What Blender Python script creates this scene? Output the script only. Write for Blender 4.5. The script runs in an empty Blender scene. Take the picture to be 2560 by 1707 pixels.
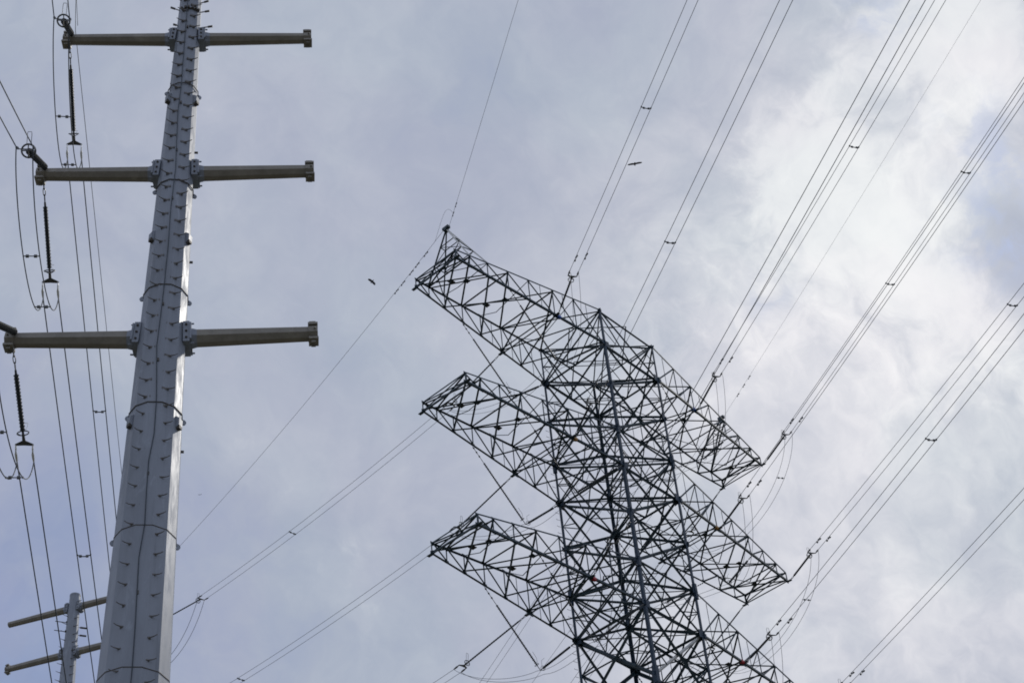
import bpy, math, random
from mathutils import Vector, Matrix

random.seed(7)
SC = bpy.context.scene
COL = SC.collection
V = Vector

# ------------------------------------------------------------------ camera
CAM = V((-56.034, -40.304, 1.65))
cam = bpy.data.cameras.new("camera")
cam.sensor_width = 36.0
cam.lens = 57.637
cam.clip_end = 20000
cam_o = bpy.data.objects.new("camera", cam)
COL.objects.link(cam_o)
yaw, pitch, roll = math.radians(50.3825), math.radians(42.3393), math.radians(-5.9024)
fwd = V((math.sin(yaw) * math.cos(pitch), math.cos(yaw) * math.cos(pitch), math.sin(pitch)))
rt = V((math.cos(yaw), -math.sin(yaw), 0))
up = rt.cross(fwd)
c_, s_ = math.cos(roll), math.sin(roll)
rx, uy = rt * c_ + up * s_, up * c_ - rt * s_
m = Matrix((rx, uy, -fwd)).transposed().to_4x4()
m.translation = CAM
cam_o.matrix_world = m
SC.camera = cam_o

# ------------------------------------------------------------------ sky, sun, exposure
SUN_AZ, SUN_EL = 90.0, 46.0
w = bpy.data.worlds.new("World")
SC.world = w
w.use_nodes = True
NT = w.node_tree
NT.nodes.clear()


class G:
    """small helper to write node graphs"""
    def __init__(self, nt):
        self.nt = nt

    def n(self, t, **kw):
        x = self.nt.nodes.new(t)
        for k, v in kw.items():
            setattr(x, k, v)
        return x

    def put(self, sock, v):
        if isinstance(v, bpy.types.NodeSocket):
            self.nt.links.new(v, sock)
        elif v is not None:
            sock.default_value = v

    def math(self, op, a, b=None, c=None, clamp=False):
        x = self.n('ShaderNodeMath', operation=op, use_clamp=clamp)
        for i, v in enumerate((a, b, c)):
            self.put(x.inputs[i], v)
        return x.outputs[0]

    def vmath(self, op, a, b=None, out=0):
        x = self.n('ShaderNodeVectorMath', operation=op)
        self.put(x.inputs[0], a)
        if b is not None:
            self.put(x.inputs[1], b)
        return x.outputs['Value' if op == 'DOT_PRODUCT' else 'Vector']

    def noise(self, vec, scale, detail=6, rough=.55, dist=0.0, color=False):
        x = self.n('ShaderNodeTexNoise')
        self.put(x.inputs['Vector'], vec)
        x.inputs['Scale'].default_value = scale
        x.inputs['Detail'].default_value = detail
        x.inputs['Roughness'].default_value = rough
        x.inputs['Distortion'].default_value = dist
        return x.outputs['Color' if color else 'Fac']

    def ramp(self, fac, stops):
        x = self.n('ShaderNodeValToRGB')
        e = x.color_ramp.elements
        while len(e) < len(stops):
            e.new(.5)
        for i, (p, c) in enumerate(stops):
            e[i].position = p
            e[i].color = (*c, 1)
        self.put(x.inputs[0], fac)
        return x.outputs[0]

    def maprange(self, v, a, b, c=0., d=1., interp='SMOOTHSTEP'):
        x = self.n('ShaderNodeMapRange', interpolation_type=interp)
        self.put(x.inputs[0], v)
        for i, q in enumerate((a, b, c, d)):
            x.inputs[i + 1].default_value = q
        return x.outputs[0]

    def mix(self, f, a, b, blend='MIX'):
        x = self.n('ShaderNodeMix', data_type='RGBA', blend_type=blend)
        self.put(x.inputs[0], f)
        for s, v in ((x.inputs[6], a), (x.inputs[7], b)):
            if isinstance(v, tuple) and len(v) == 3:
                v = (*v, 1)
            self.put(s, v)
        return x.outputs[2]


g = G(NT)
tc = g.n('ShaderNodeTexCoord')
D0 = tc.outputs['Generated']
sky = g.n('ShaderNodeTexSky', sky_type='NISHITA')
sky.sun_disc = False
sky.sun_elevation = math.radians(SUN_EL)
sky.sun_rotation = math.radians(SUN_AZ)
sky.air_density = 1.0
sky.dust_density = 1.5
sky.ozone_density = 1.5
# the cloud deck lives on the sky sphere; its edges are torn by noise
warp = g.vmath('SUBTRACT', g.noise(D0, 5.0, 5, .6, color=True), (.5, .5, .5))
wsc = g.n('ShaderNodeVectorMath', operation='SCALE')
g.put(wsc.inputs[0], warp)
wsc.inputs['Scale'].default_value = .10
DW = g.vmath('NORMALIZE', g.vmath('ADD', D0, wsc.outputs[0]))


def blob(direction, rad, amp, vec=None):
    """soft round patch of thicker or thinner cloud round a direction"""
    d = g.vmath('DOT_PRODUCT', vec or DW, tuple(V(direction).normalized()))
    k = 1.0 - math.cos(math.radians(rad))
    # gaussian falloff: exp(-(1-d)/k)
    e = g.math('EXPONENT', g.math('DIVIDE', g.math('SUBTRACT', d, 1.0), k))
    return g.math('MULTIPLY', e, amp)


#         direction                 radius  thickness
BLOBS = [((.72, .27, .64), 13., .19), ((.75, .38, .54), 11., .20),
         ((.6436, .2834, .7109), 4.6, .07), ((.6371, .1832, .7487), 5.0, .12), ((.7042, .2897, .6483), 4.0, .06),
         ((.6904, .197, .6961), 3.0, .07), ((.6864, .3816, .619), 5.0, .08), ((.56, .36, .74), 5., .03), ((.75, .36, .555), 4., .09),
         ((.6142, .2125, .76), 2.2, -.10), ((.60, .33, .73), 2.0, -.05), ((.7229, .2068, .6592), 1.8, -.22), ((.72, .32, .615), 2.5, -.06), ((.76, .33, .56), 3.5, -.07),
         ((.3917, .4466, .8044), 7., .02), ((.415, .7464, .5203), 6., -.17), ((.4086, .5658, .7162), 3.0, .05),
         ((.33, .55, .76), 2.6, .05), ((.34, .60, .72), 2.5, -.03), ((.50, .45, .74), 5., .02), ((.52, .58, .62), 6., -.01)]
val = .365
for b in BLOBS:
    val = g.math('ADD', blob(*b), val)
n_big = g.math('SUBTRACT', g.noise(DW, 6.0, 8, .52), .5)
n_mid = g.math('SUBTRACT', g.noise(DW, 13., 9, .58, .3), .5)
n_fin = g.math('SUBTRACT', g.noise(DW, 42., 8, .62, .4), .5)
# billows are stronger where the deck is bright and broken
wgt = g.maprange(val, .42, .66, .34, 1.0)
val = g.math('ADD', val, g.math('MULTIPLY', n_big, .34))
val = g.math('ADD', val, g.math('MULTIPLY', g.math('MULTIPLY', n_mid, .46), wgt))
val = g.math('ADD', val, g.math('MULTIPLY', g.math('MULTIPLY', n_fin, .30), wgt))
# cumulus masses with puffy borders, and the thin gaps between them
fsc = g.n('ShaderNodeVectorMath', operation='SCALE')
g.put(fsc.inputs[0], g.vmath('SUBTRACT', g.noise(D0, 16., 7, .6, color=True), (.5, .5, .5)))
fsc.inputs['Scale'].default_value = .055
DF = g.vmath('NORMALIZE', g.vmath('ADD', D0, fsc.outputs[0]))
MASS = [((0.6263, 0.2949, 0.7216), 2.0, 0.75), ((0.6565, 0.2774, 0.7014), 2.6, 0.8), ((0.7006, 0.2632, 0.6632), 3.2, 0.8), ((0.7356, 0.2638, 0.6239), 2.6, 0.5),
        ((0.6411, 0.1931, 0.7427), 3.0, 0.75), ((0.6064, 0.211, 0.7667), 1.5, 0.6), ((0.6496, 0.1457, 0.7462), 3.0, 0.7), ((0.6227, 0.2586, 0.7385), 1.6, 0.3),
        ((0.6396, 0.3776, 0.6696), 3.0, 0.22), ((0.6779, 0.3543, 0.6442), 3.0, 0.22), ((0.7173, 0.2099, 0.6644), 1.8, -0.6), ((0.6747, 0.1932, 0.7124), 1.6, -0.4),
        ((0.6362, 0.2187, 0.7398), 1.4, -0.4), ((0.6116, 0.2191, 0.7602), 0.8, -0.4), ((0.6995, 0.1826, 0.691), 1.6, -0.5)]
mass = 0.0
for b in MASS:
    mass = g.math('ADD', blob(*b, DF), mass)
mass = g.math('ADD', mass, g.math('MULTIPLY', n_mid, 1.7))
mass = g.math('ADD', mass, g.math('MULTIPLY', n_fin, 1.0))
val = g.math('ADD', val, g.math('MULTIPLY', g.maprange(mass, .25, .95), .21))
val = g.math('SUBTRACT', val, g.math('MULTIPLY', g.maprange(mass, .45, -.25), g.math('MULTIPLY', wgt, .05)))
cloud = g.ramp(val, [(.0, (.205, .275, .485)), (.20, (.300, .352, .520)), (.36, (.402, .446, .552)), (.50, (.515, .552, .632)),
                     (.65, (.650, .675, .732)), (.80, (.775, .790, .825)), (1.0, (.900, .906, .918))])
HOLES = [((0.7202, 0.2114, 0.6608), 1.3, 1.0), ((0.6948, 0.1823, 0.6958), 1.2, 0.8), ((0.6711, 0.1956, 0.7151), 1.3, 0.5), ((0.6083, 0.2037, 0.7671), 1.2, 0.6),
         ((0.707, 0.2141, 0.674), 1.5, 0.4), ((0.6558, 0.3366, 0.6757), 0.7, 0.35), ((.40, .78, .48), 4., .5)]
hole = 0.0
for b in HOLES:
    hole = g.math('ADD', blob(*b, DF), hole)
hole = g.math('MULTIPLY', g.math('MULTIPLY', hole, .85), g.maprange(g.noise(DF, 34., 7, .6), .40, .62), clamp=True)
tint = g.noise(DW, 9., 3, .5)
cloud = g.mix(g.maprange(tint, .35, .65), g.mix(1.0, cloud, (.99, 1.004, 1.0), 'MULTIPLY'), g.mix(1.0, cloud, (1.012, .992, 1.004), 'MULTIPLY'))
K = 10.0   # the background strength below is 0.1
skyc = g.mix(.8, sky.outputs[0], (3.1, 4.1, 6.4))
cl10 = g.mix(1.0, cloud, (K, K, K), 'MULTIPLY')
colr = g.mix(hole, cl10, skyc)
bg = g.n('ShaderNodeBackground')
g.put(bg.inputs[0], colr)
bg.inputs[1].default_value = 0.1
wo = g.n('ShaderNodeOutputWorld')
NT.links.new(bg.outputs[0], wo.inputs[0])

sun = bpy.data.lights.new("sun", 'SUN')
sun.energy = 1.5
sun.angle = math.radians(3.0)
sun.color = (1.0, .95, .87)
sun_o = bpy.data.objects.new("sun", sun)
COL.objects.link(sun_o)
ce = math.cos(math.radians(SUN_EL))
sd = V((math.sin(math.radians(SUN_AZ)) * ce, math.cos(math.radians(SUN_AZ)) * ce, math.sin(math.radians(SUN_EL))))
sun_o.rotation_euler = sd.to_track_quat('Z', 'Y').to_euler()
sun_o.location = (0, 0, 200)

SC.cycles.pixel_filter_type = 'BLACKMAN_HARRIS'
SC.cycles.filter_width = 1.8
SC.view_settings.view_transform = 'Standard'
SC.view_settings.look = 'None'
SC.view_settings.exposure = 0.0
SC.view_settings.gamma = 1.0
SC.view_settings.use_curve_mapping = False


# ------------------------------------------------------------------ materials
def mat(name, base, rough=.6, metal=0.0, var=.25, scale=3.0, streak=False, spec=.5, stain=0.0):
    mt = bpy.data.materials.new(name)
    mt.use_nodes = True
    nt = mt.node_tree
    q = G(nt)
    bs = nt.nodes['Principled BSDF']
    t = q.n('ShaderNodeTexCoord').outputs['Object']
    if streak:
        mp = q.n('ShaderNodeMapping')
        mp.inputs['Scale'].default_value = (1, 1, .18)
        nt.links.new(t, mp.inputs[0])
        t = mp.outputs[0]
    a = q.noise(t, scale, 6, .6)
    b = q.noise(t, scale * 7, 4, .6)
    f = q.math('ADD', q.math('MULTIPLY', a, .65), q.math('MULTIPLY', b, .35))
    lo = tuple(c * (1 - var) for c in base)
    hi = tuple(min(1, c * (1 + var)) for c in base)
    colr_ = q.ramp(f, [(.33, lo), (.67, hi)])
    if stain:
        # whitish zinc bloom in patches and dark run-off streaks
        t0 = q.n('ShaderNodeTexCoord').outputs['Object']
        m1 = q.n('ShaderNodeMapping')
        m1.inputs['Scale'].default_value = (1.6, 1.6, .55)
        nt.links.new(t0, m1.inputs[0])
        m2 = q.n('ShaderNodeMapping')
        m2.inputs['Scale'].default_value = (9, 9, .22)
        nt.links.new(t0, m2.inputs[0])
        bl = q.math('MULTIPLY', q.maprange(q.noise(m1.outputs[0], 1.3, 8, .68, .6), .56, .72), .55 * stain)
        st = q.math('MULTIPLY', q.maprange(q.noise(m2.outputs[0], 1.0, 5, .6), .55, .75), .45 * stain)
        colr_ = q.mix(bl, colr_, tuple(min(.6, c * 1.75) for c in base))
        colr_ = q.mix(st, colr_, tuple(c * .55 for c in base))
    nt.links.new(colr_, bs.inputs['Base Color'])
    nt.links.new(q.maprange(b, .3, .7, max(.05, rough - .1), min(1, rough + .1)), bs.inputs['Roughness'])
    bs.inputs['Metallic'].default_value = metal
    bs.inputs['Specular IOR Level'].default_value = spec
    return mt


M_LAT = mat("weathered_lattice_steel", (.024, .048, .064), .5, .1, .35, 2.0)
M_LEG = mat("weathered_leg_steel", (.026, .048, .078), .5, .1, .3, 1.5, True, spec=.35)
M_GUS = mat("gusset_steel", (.03, .03, .032), .7, .1, .4, 4.0)
M_SUNLIT = mat("sunlit_tinted_steel", (.62, .62, .60), .45, .1, .12, 3.0)  # pale base colour stands in for sun on lattice steel
M_POLE = mat("galvanised_pole_steel", (.255, .285, .34), .5, .12, .2, 1.1, True, stain=1.0)
M_ARM = mat("galvanised_arm_steel", (.265, .248, .215), .5, .1, .22, 2.0, stain=.7)
M_DARK = mat("dark_bolted_steel", (.10, .09, .08), .6, .3, .35, 6.0)
M_BOLT = mat("worn_bolt_steel", (.15, .145, .145), .6, .2, .35, 6.0)
M_CAB = mat("aluminium_conductor", (.10, .115, .135), .5, .4, .2, 1.0)
M_CABD = mat("dark_conductor", (.05, .065, .08), .55, .3, .2, 1.0)
M_RUB = mat("dark_insulator_rubber", (.022, .03, .036), .45, 0, .25, 8.0)
M_FIT = mat("cast_fitting", (.11, .115, .115), .45, .5, .3, 6.0)
M_SHINY = mat("bright_aluminium_clamp", (.85, .86, .85), .28, .85, .06, 6.0)
M_BLUE = mat("blue_marker_paint", (.02, .10, .45), .5, 0, .15, 5.0)
M_ORG = mat("orange_marker_paint", (.42, .22, .05), .5, 0, .15, 5.0)
M_RED = mat("red_marker_paint", (.45, .02, .03), .5, 0, .15, 5.0)
M_BIRD = mat("dark_feathers", (.03, .03, .035), .8, 0, .3, 8.0)
M_GRD = mat("dry_grass_ground", (.105, .098, .07), .95, 0, .35, .06)


# ------------------------------------------------------------------ mesh builder
def frame(d, hint=None):
    d = d.normalized()
    h = V(hint) if hint is not None else (V((0, 0, 1)) if abs(d.z) < .9 else V((1, 0, 0)))
    x = h - d * h.dot(d)
    if x.length < 1e-4:
        h = V((1, 0, 0)) if abs(d.x) < .9 else V((0, 1, 0))
        x = h - d * h.dot(d)
    x.normalize()
    return d, x, d.cross(x)


class MB:
    def __init__(self):
        self.v, self.f = [], []

    def ring_solid(self, rings, cap=True, smooth=False):
        b = len(self.v)
        n = len(rings[0])
        for r in rings:
            self.v.extend(r)
        for i in range(len(rings) - 1):
            for j in range(n):
                k = (j + 1) % n
                self.f.append((b + i * n + j, b + i * n + k, b + (i + 1) * n + k, b + (i + 1) * n + j))
        if cap:
            self.f.append(tuple(b + j for j in reversed(range(n))))
            e = b + (len(rings) - 1) * n
            self.f.append(tuple(e + j for j in range(n)))
        return self

    def prism(self, a, b, prof, x, y):
        self.ring_solid([[p + x * u + y * w_ for u, w_ in prof] for p in (a, b)])

    def angle(self, a, b, s, hint=None, t=None):
        """rolled L section from a to b, the corner of the L turned to hint"""
        a, b = V(a), V(b)
        d, x, y = frame(b - a, hint)
        t = t or max(.008, s * .13)
        r = math.sqrt(.5)
        u, w_ = (y - x) * r, (-y - x) * r
        a2, b2 = a + x * s * .3, b + x * s * .3
        self.prism(a2, b2, [(0, 0), (s, 0), (s, t), (t, t), (t, s), (0, s)], u, w_)

    def box(self, c, ax, ay, az, sx, sy, sz):
        c = V(c)
        ax, ay, az = V(ax).normalized(), V(ay).normalized(), V(az).normalized()
        p = [(-.5, -.5), (.5, -.5), (.5, .5), (-.5, .5)]
        self.ring_solid([[c + ax * sx * i + ay * sy * j + az * sz * k for i, j in p] for k in (-.5, .5)])

    def tube(self, pts, r, n=6, closed=False, hint=None):
        pts = [V(p) for p in pts]
        rings = []
        N = len(pts)
        px = None
        for i, p in enumerate(pts):
            if closed:
                d = pts[(i + 1) % N] - pts[i - 1]
            else:
                d = pts[min(i + 1, N - 1)] - pts[max(i - 1, 0)]
            _, x, y = frame(d, px if px is not None else hint)
            px = x
            rr = r[i] if isinstance(r, (list, tuple)) else r
            rings.append([p + x * rr * math.cos(2 * math.pi * k / n) + y * rr * math.sin(2 * math.pi * k / n) for k in range(n)])
        if closed:
            rings.append(rings[0])
        self.ring_solid(rings, cap=not closed)

    def lathe(self, a, b, prof, n=10):
        """prof: (fraction or metres along a->b, radius)"""
        a, b = V(a), V(b)
        d, x, y = frame(b - a)
        self.ring_solid([[a + d * s + x * r * math.cos(2 * math.pi * k / n) + y * r * math.sin(2 * math.pi * k / n) for k in range(n)] for s, r in prof])

    def torus(self, c, axis, R, r, N=18, n=6):
        _, x, y = frame(V(axis))
        self.tube([V(c) + x * R * math.cos(2 * math.pi * k / N) + y * R * math.sin(2 * math.pi * k / N) for k in range(N)], r, n, True)

    def plate(self, poly, nrm, th):
        nrm = V(nrm).normalized()
        self.ring_solid([[V(p) - nrm * th / 2 for p in poly], [V(p) + nrm * th / 2 for p in poly]])

    def build(self, name, material, parent=None, smooth=False, local=False):
        me = bpy.data.meshes.new(name)
        off = V((0, 0, 0))
        p = parent
        while p is not None and not local:
            off += p.location
            p = p.parent
        me.from_pydata([tuple(v - off) for v in self.v], [], self.f)
        me.validate()
        if smooth:
            for pl in me.polygons:
                pl.use_smooth = True
        me.materials.append(material)
        o = bpy.data.objects.new(name, me)
        COL.objects.link(o)
        o.parent = parent
        return o


def tag(o, label=None, cat=None, group=None, kind=None):
    for k, v in (('label', label), ('category', cat), ('group', group), ('kind', kind)):
        if v:
            o[k] = v
    return o


def thing(name, loc, label, cat, group=None):
    o = bpy.data.objects.new(name, None)
    COL.objects.link(o)
    o.location = loc
    o.empty_display_size = .2
    return tag(o, label, cat, group)


def az(a):
    a = math.radians(a)
    return V((math.sin(a), math.cos(a), 0))


# ------------------------------------------------------------------ ground
gb = MB()
R_, N_ = 6000, 48
ring = [V((R_ * math.cos(2 * math.pi * k / N_), R_ * math.sin(2 * math.pi * k / N_), 0)) for k in range(N_)]
gb.v = ring
gb.f = [tuple(range(N_))]
tag(gb.build("ground", M_GRD), kind='structure')

# ------------------------------------------------------------------ lattice tower
LV = {'1t': 63.2, '1b': 60.711, 'm1': 57.906, '2t': 54.929, '2b': 52.44, 'm2': 49.589, '3t': 46.695, '3b': 44.17}
ZS = [63.2, 60.711, 57.906, 54.929, 52.44, 49.589, 46.695, 44.17, 40.32, 36.0, 31.0, 25.0, 17.5, 9.0, 0.0]


def half(z):
    h = z - 60.711
    if z >= 40.3:
        return 2.25 + .0032 * h * 1.0, 2.218 + .0019 * h
    f = (40.3 - z) / 40.3
    return 2.185 + 3.6 * f, 2.18 + 3.6 * f


def corner(c, z):
    u, v = half(z)
    return V(((-u if c[1] == 'L' else u), (-v if c[0] == 'N' else v), z))


TOWER = thing("lattice_tower", (0, 0, 0), "tall dark steel lattice pylon with three long box-truss arms on each side", "pylon")
OUT = {'NL': V((-1, -1, 0)), 'NR': V((1, -1, 0)), 'FL': V((-1, 1, 0)), 'FR': V((1, 1, 0))}
for c in ('NL', 'NR', 'FL', 'FR'):
    b = MB()
    for i in range(len(ZS) - 1):
        s = .105 if i < 1 else (.138 if i < 4 else (.155 if i < 8 else .2))
        b.angle(corner(c, ZS[i]), corner(c, ZS[i + 1] - .05), s, OUT[c])
        # splice plates on the two outer flanges
        p = corner(c, ZS[i])
        if i in (3, 6, 8):
            b.box(p, (1, 0, 0), (0, 1, 0), (0, 0, 1), s * 1.15, s * 1.15, .9)
    ox = V((OUT[c].x, 0, 0))
    oy = V((0, OUT[c].y, 0))
    for z in ZS[:9]:
        # gusset plates where arm chords and braces meet the leg
        p = corner(c, z)
        sz = .33 if z in (60.711, 52.44, 44.17) else (.12 if z > 63 else .22)
        b.plate([p + oy * .03 + V((-OUT[c].x * sz, 0, -sz * .7)), p + oy * .03 + V((OUT[c].x * sz * .8, 0, -sz * .3)), p + oy * .03 + V((OUT[c].x * sz * .8, 0, sz * .4)), p + oy * .03 + V((-OUT[c].x * sz, 0, sz * .7))], oy, .016)
        b.plate([p + ox * .03 + V((0, -OUT[c].y * sz, -sz * .8)), p + ox * .03 + V((0, .1 * OUT[c].y, -sz * .5)), p + ox * .03 + V((0, .1 * OUT[c].y, sz * .5)), p + ox * .03 + V((0, -OUT[c].y * sz, sz * .8))], ox, .016)
    b.build("leg", M_LEG, TOWER)

FACES = [('NL', 'NR', V((0, -1, 0))), ('FL', 'FR', V((0, 1, 0))), ('NL', 'FL', V((-1, 0, 0))), ('NR', 'FR', V((1, 0, 0)))]
HZ = {63.2: .10, 60.711: .15, 54.929: .10, 52.44: .15, 46.695: .11, 44.17: .16, 31.0: .14, 17.5: .14}
for a, c, o in FACES:
    b = MB()
    for i in range(len(ZS) - 1):
        z0, z1 = ZS[i], ZS[i + 1]
        A0, C0, A1, C1 = corner(a, z0), corner(c, z0), corner(a, z1), corner(c, z1)
        s = .092 if i in (0, 3, 6) else (.118 if abs(o.x) < .5 else .102)
        if i >= 7:
            s = .14
        b.angle(A0 - o * .02, C1 - o * .02, s, o)
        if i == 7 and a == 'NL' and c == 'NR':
            pb = MB()  # this brace gets its sunlit look from a pale colour
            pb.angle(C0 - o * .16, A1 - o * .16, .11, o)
            tag(pb.build("face_brace", M_SUNLIT, TOWER), "pale bright diagonal brace low on the pylon")
        else:
            b.angle(C0 - o * .16, A1 - o * .16, s, o)
        X = (A0 + C1 + C0 + A1) / 4
        # light redundant members between the legs and the cross
        for P0, P1 in ((A0, A1), (C0, C1)):
            Q = (P0 + P1) / 2
            up_ = (P0 + X) / 2
            dn_ = (P1 + X) / 2
            b.angle(Q - o * .06, up_ - o * .06, .04 if i < 7 else .06, o)
            b.angle(Q - o * .06, dn_ - o * .06, .04 if i < 7 else .06, o)
        if i == 7:
            b.angle((A0 + A1) / 2 - o * .09, X - o * .09, .07, o)
            b.angle((C0 + C1) / 2 - o * .09, X - o * .09, .07, o)
        if i in (0, 3, 6):
            # inverted V to the middle of the lower horizontal
            mid = (A1 + C1) / 2
            b.angle(A0 - o * .1, mid - o * .1, .07, o)
            b.angle(C0 - o * .1, mid - o * .1, .07, o)
    b.build("face_bracing", M_LAT, TOWER)
    for z, s in HZ.items():
        b = MB()
        A, C = corner(a, z), corner(c, z)
        if abs(o.x) > .5:
            s *= .72
        b.angle(A - o * .08, C - o * .08, s, o)
        b.build("horizontal_strut", M_LAT, TOWER)

for z in (63.2, 60.711, 54.929, 52.44, 46.695, 44.17, 31.0):
    b = MB()
    s = .05
    b.angle(corner('FL', z) + V((0, 0, .05)), corner('NR', z) + V((0, 0, .05)), .05, (0, 0, -1))
    b.angle(corner('NL', z) - V((0, 0, .05)), corner('FR', z) - V((0, 0, .05)), s, (0, 0, -1))
    ms = [(corner(p, z) + corner(q, z)) / 2 for p, q in (('NL', 'NR'), ('NR', 'FR'), ('FR', 'FL'), ('FL', 'NL'))]
    for k in range(4):
        b.angle(ms[k] + V((0, 0, .12)), ms[(k + 1) % 4] + V((0, 0, .12)), .045, (0, 0, -1))
    b.build("plan_bracing", M_LAT, TOWER)

sb = MB()
sb.tube([V((0, 0, 0)), V((-.2, .05, 0)), V((-.2, .05, .04))], .011, 5)
sb_o = sb.build("step_bolt", M_LAT, TOWER, local=True)
zz = 30.0
first = True
while zz < 60:
    o_ = sb_o if first else sb_o.copy()
    if not first:
        COL.objects.link(o_)
        o_.parent = TOWER
    o_.location = corner('FL', zz) + V((-.05, .05, 0))
    first = False
    zz += .42

TT = [0, .092, .21, .345, .488, .656, .808, 1.0]
ARM = {1: (12.821, 1.454, -.058, .564), 2: (12.771, 1.461, -.077, .569), 3: (12.684, 1.448, -.033, .567)}
LVN = {1: "top", 2: "middle", 3: "bottom"}
SDN = {-1: "left", 1: "right"}


def node(s, l, fn, tb, i):
    a, hw, dz, th = ARM[l]
    zb, zt = LV['%db' % l], LV['%dt' % l]
    y = -1 if fn == 'n' else 1
    tip = V((s * a, y * hw, zb + dz + (th if tb == 't' else 0)))
    z1 = zt if tb == 't' else zb
    u, v = half(z1)
    bd = V((s * u, y * v, z1))
    return tip.lerp(bd, TT[i])


MARK = {1: (M_BLUE, "blue phase marker plate"), 2: (M_ORG, "orange phase marker plate"), 3: (M_RED, "red phase marker plate")}
for l in (1, 2, 3):
    for s in (-1, 1):
        P = {fn + tb: [node(s, l, fn, tb, i) for i in range(8)] for fn in 'nf' for tb in 'bt'}
        YN = {'n': V((0, -1, 0)), 'f': V((0, 1, 0))}
        ZN = {'b': V((0, 0, -1)), 't': V((0, 0, 1))}
        ch = MB()
        for fn in 'nf':
            for tb in 'bt':
                ch.angle(P[fn + tb][0], P[fn + tb][7], .108 if tb == 'b' else .078, YN[fn] + ZN[tb])
        ch.angle(P['nb'][0], P['fb'][0], .075, (s, 0, -1))
        ch.angle(P['nt'][0], P['ft'][0], .075, (s, 0, 1))
        for fn in 'nf':
            ch.angle(P[fn + 'b'][0], P[fn + 't'][0], .07, V((s, 0, 0)) + YN[fn])
        for fn in 'nf':
            o = YN[fn]
            for i in range(8):
                for tb, sz in (('b', .15), ('t', .11)):
                    k = sz * (1.7 if (i in (5, 7) and tb == 'b') else 1.0)
                    ch.box(P[fn + tb][i] - o * .04, (1, 0, 0), (0, 0, 1), (0, 1, 0), k * 1.7, k * 1.2, .014)
            # lugs that carry the insulator strings
            for i in (5, 0):
                ch.box(P[fn + 'b'][i] + o * .1 - V((0, 0, .03)), (1, 0, 0), (0, 1, 0), (0, 0, 1), .16, .3, .03)
        arm = ch.build("cross_arm", M_LAT, TOWER)
        # side trusses
        for fn in 'nf':
            b = MB()
            o = YN[fn]
            for i in range(7):
                if i:
                    b.angle(P[fn + 't'][i] - o * .03, P[fn + 'b'][i] - o * .03, .055, o)
                b.angle(P[fn + 't'][i] - o * .05, P[fn + 'b'][i + 1] - o * .05, .066, o)
                if i >= 4:   # redundants in the deep bays near the body
                    mid = (P[fn + 't'][i] + P[fn + 'b'][i + 1]) / 2
                    b.angle(mid - o * .07, (P[fn + 'b'][i] + P[fn + 'b'][i + 1]) / 2 - o * .07, .03, o)
                    b.angle(mid - o * .07, (P[fn + 't'][i] + P[fn + 't'][min(7, i + 1)]) / 2 - o * .07, .03, o)
            b.build("side_bracing", M_LAT, arm)
        # bottom and top lacing
        b = MB()
        dn = V((0, 0, -1))
        for i, j in ((0, 2), (2, 4), (4, 5), (5, 6), (6, 7)):
            b.angle(P['nb'][i] - dn * .03, P['fb'][j] - dn * .03, .07, dn)
            b.angle(P['fb'][i] - dn * .11, P['nb'][j] - dn * .11, .07, dn)
        for dy in (-.14, .14):
            off = V((dy, 0, .05))
            b.angle(P['nb'][5] + off, P['fb'][5] + off, .065, dn)
        b.angle(P['nb'][0] + dn * -.06, P['ft'][0], .06, (s, 0, 0))
        b.angle(P['fb'][0] + dn * -.06, P['nt'][0], .06, (s, 0, 0))
        b.build("bottom_lacing", M_LAT, arm)
        b = MB()
        upv = V((0, 0, 1))
        for i, j in ((0, 1), (1, 3), (3, 5), (5, 7)):
            b.angle(P['nt'][i] - upv * .03, P['ft'][j] - upv * .03, .068, upv)
            b.angle(P['ft'][i] - upv * .1, P['nt'][j] - upv * .1, .068, upv)
        for i in (1, 3, 5):
            b.angle(P['nt'][i] - upv * .05, P['ft'][i] - upv * .05, .075, upv)
        # thin hangers from the crossings of the lacing
        for i in (2, 4, 6):
            cx = (P['nb'][i - 1] + P['fb'][i - 1] + P['nb'][i] + P['fb'][i]) / 4
            b.angle(P['nt'][i], cx, .04, upv)
            b.angle(P['ft'][i], cx, .04, upv)
        b.build("top_lacing", M_LAT, arm)
        for i, j in ((0, 2), (2, 4)):
            gp = MB()
            c4 = (P['nb'][i] + P['fb'][j] + P['fb'][i] + P['nb'][j]) / 4 + V((0, 0, .07))
            gp.box(c4, (1, 0, 0), (0, 1, 0), (0, 0, 1), .36, .26, .014)
            gp.build("gusset_plate", M_GUS, arm)
        for i, j in ((1, 3), (3, 5)):
            gp = MB()
            c4 = (P['nt'][i] + P['ft'][j] + P['ft'][i] + P['nt'][j]) / 4 - V((0, 0, .065))
            gp.box(c4, (1, 0, 0), (0, 1, 0), (0, 0, 1), .32, .24, .014)
            gp.build("gusset_plate", M_GUS, arm)
        mk = MB()
        pm = P['nb'][5].lerp(P['nb'][6], .14)
        if s > 0:
            pm = P['nb'][5].lerp(P['nb'][6], .10)
        mk.box(pm + V((0, -.07, -.02)), (1, 0, 0), (0, 0, 1), (0, 1, 0), .22, .14, .02)
        mk.box(pm + V((0, -.0, -.09)), (1, 0, 0), (0, 1, 0), (0, 0, 1), .22, .13, .02)
        tag(mk.build("phase_marker", MARK[l][0], arm), MARK[l][1])

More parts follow.
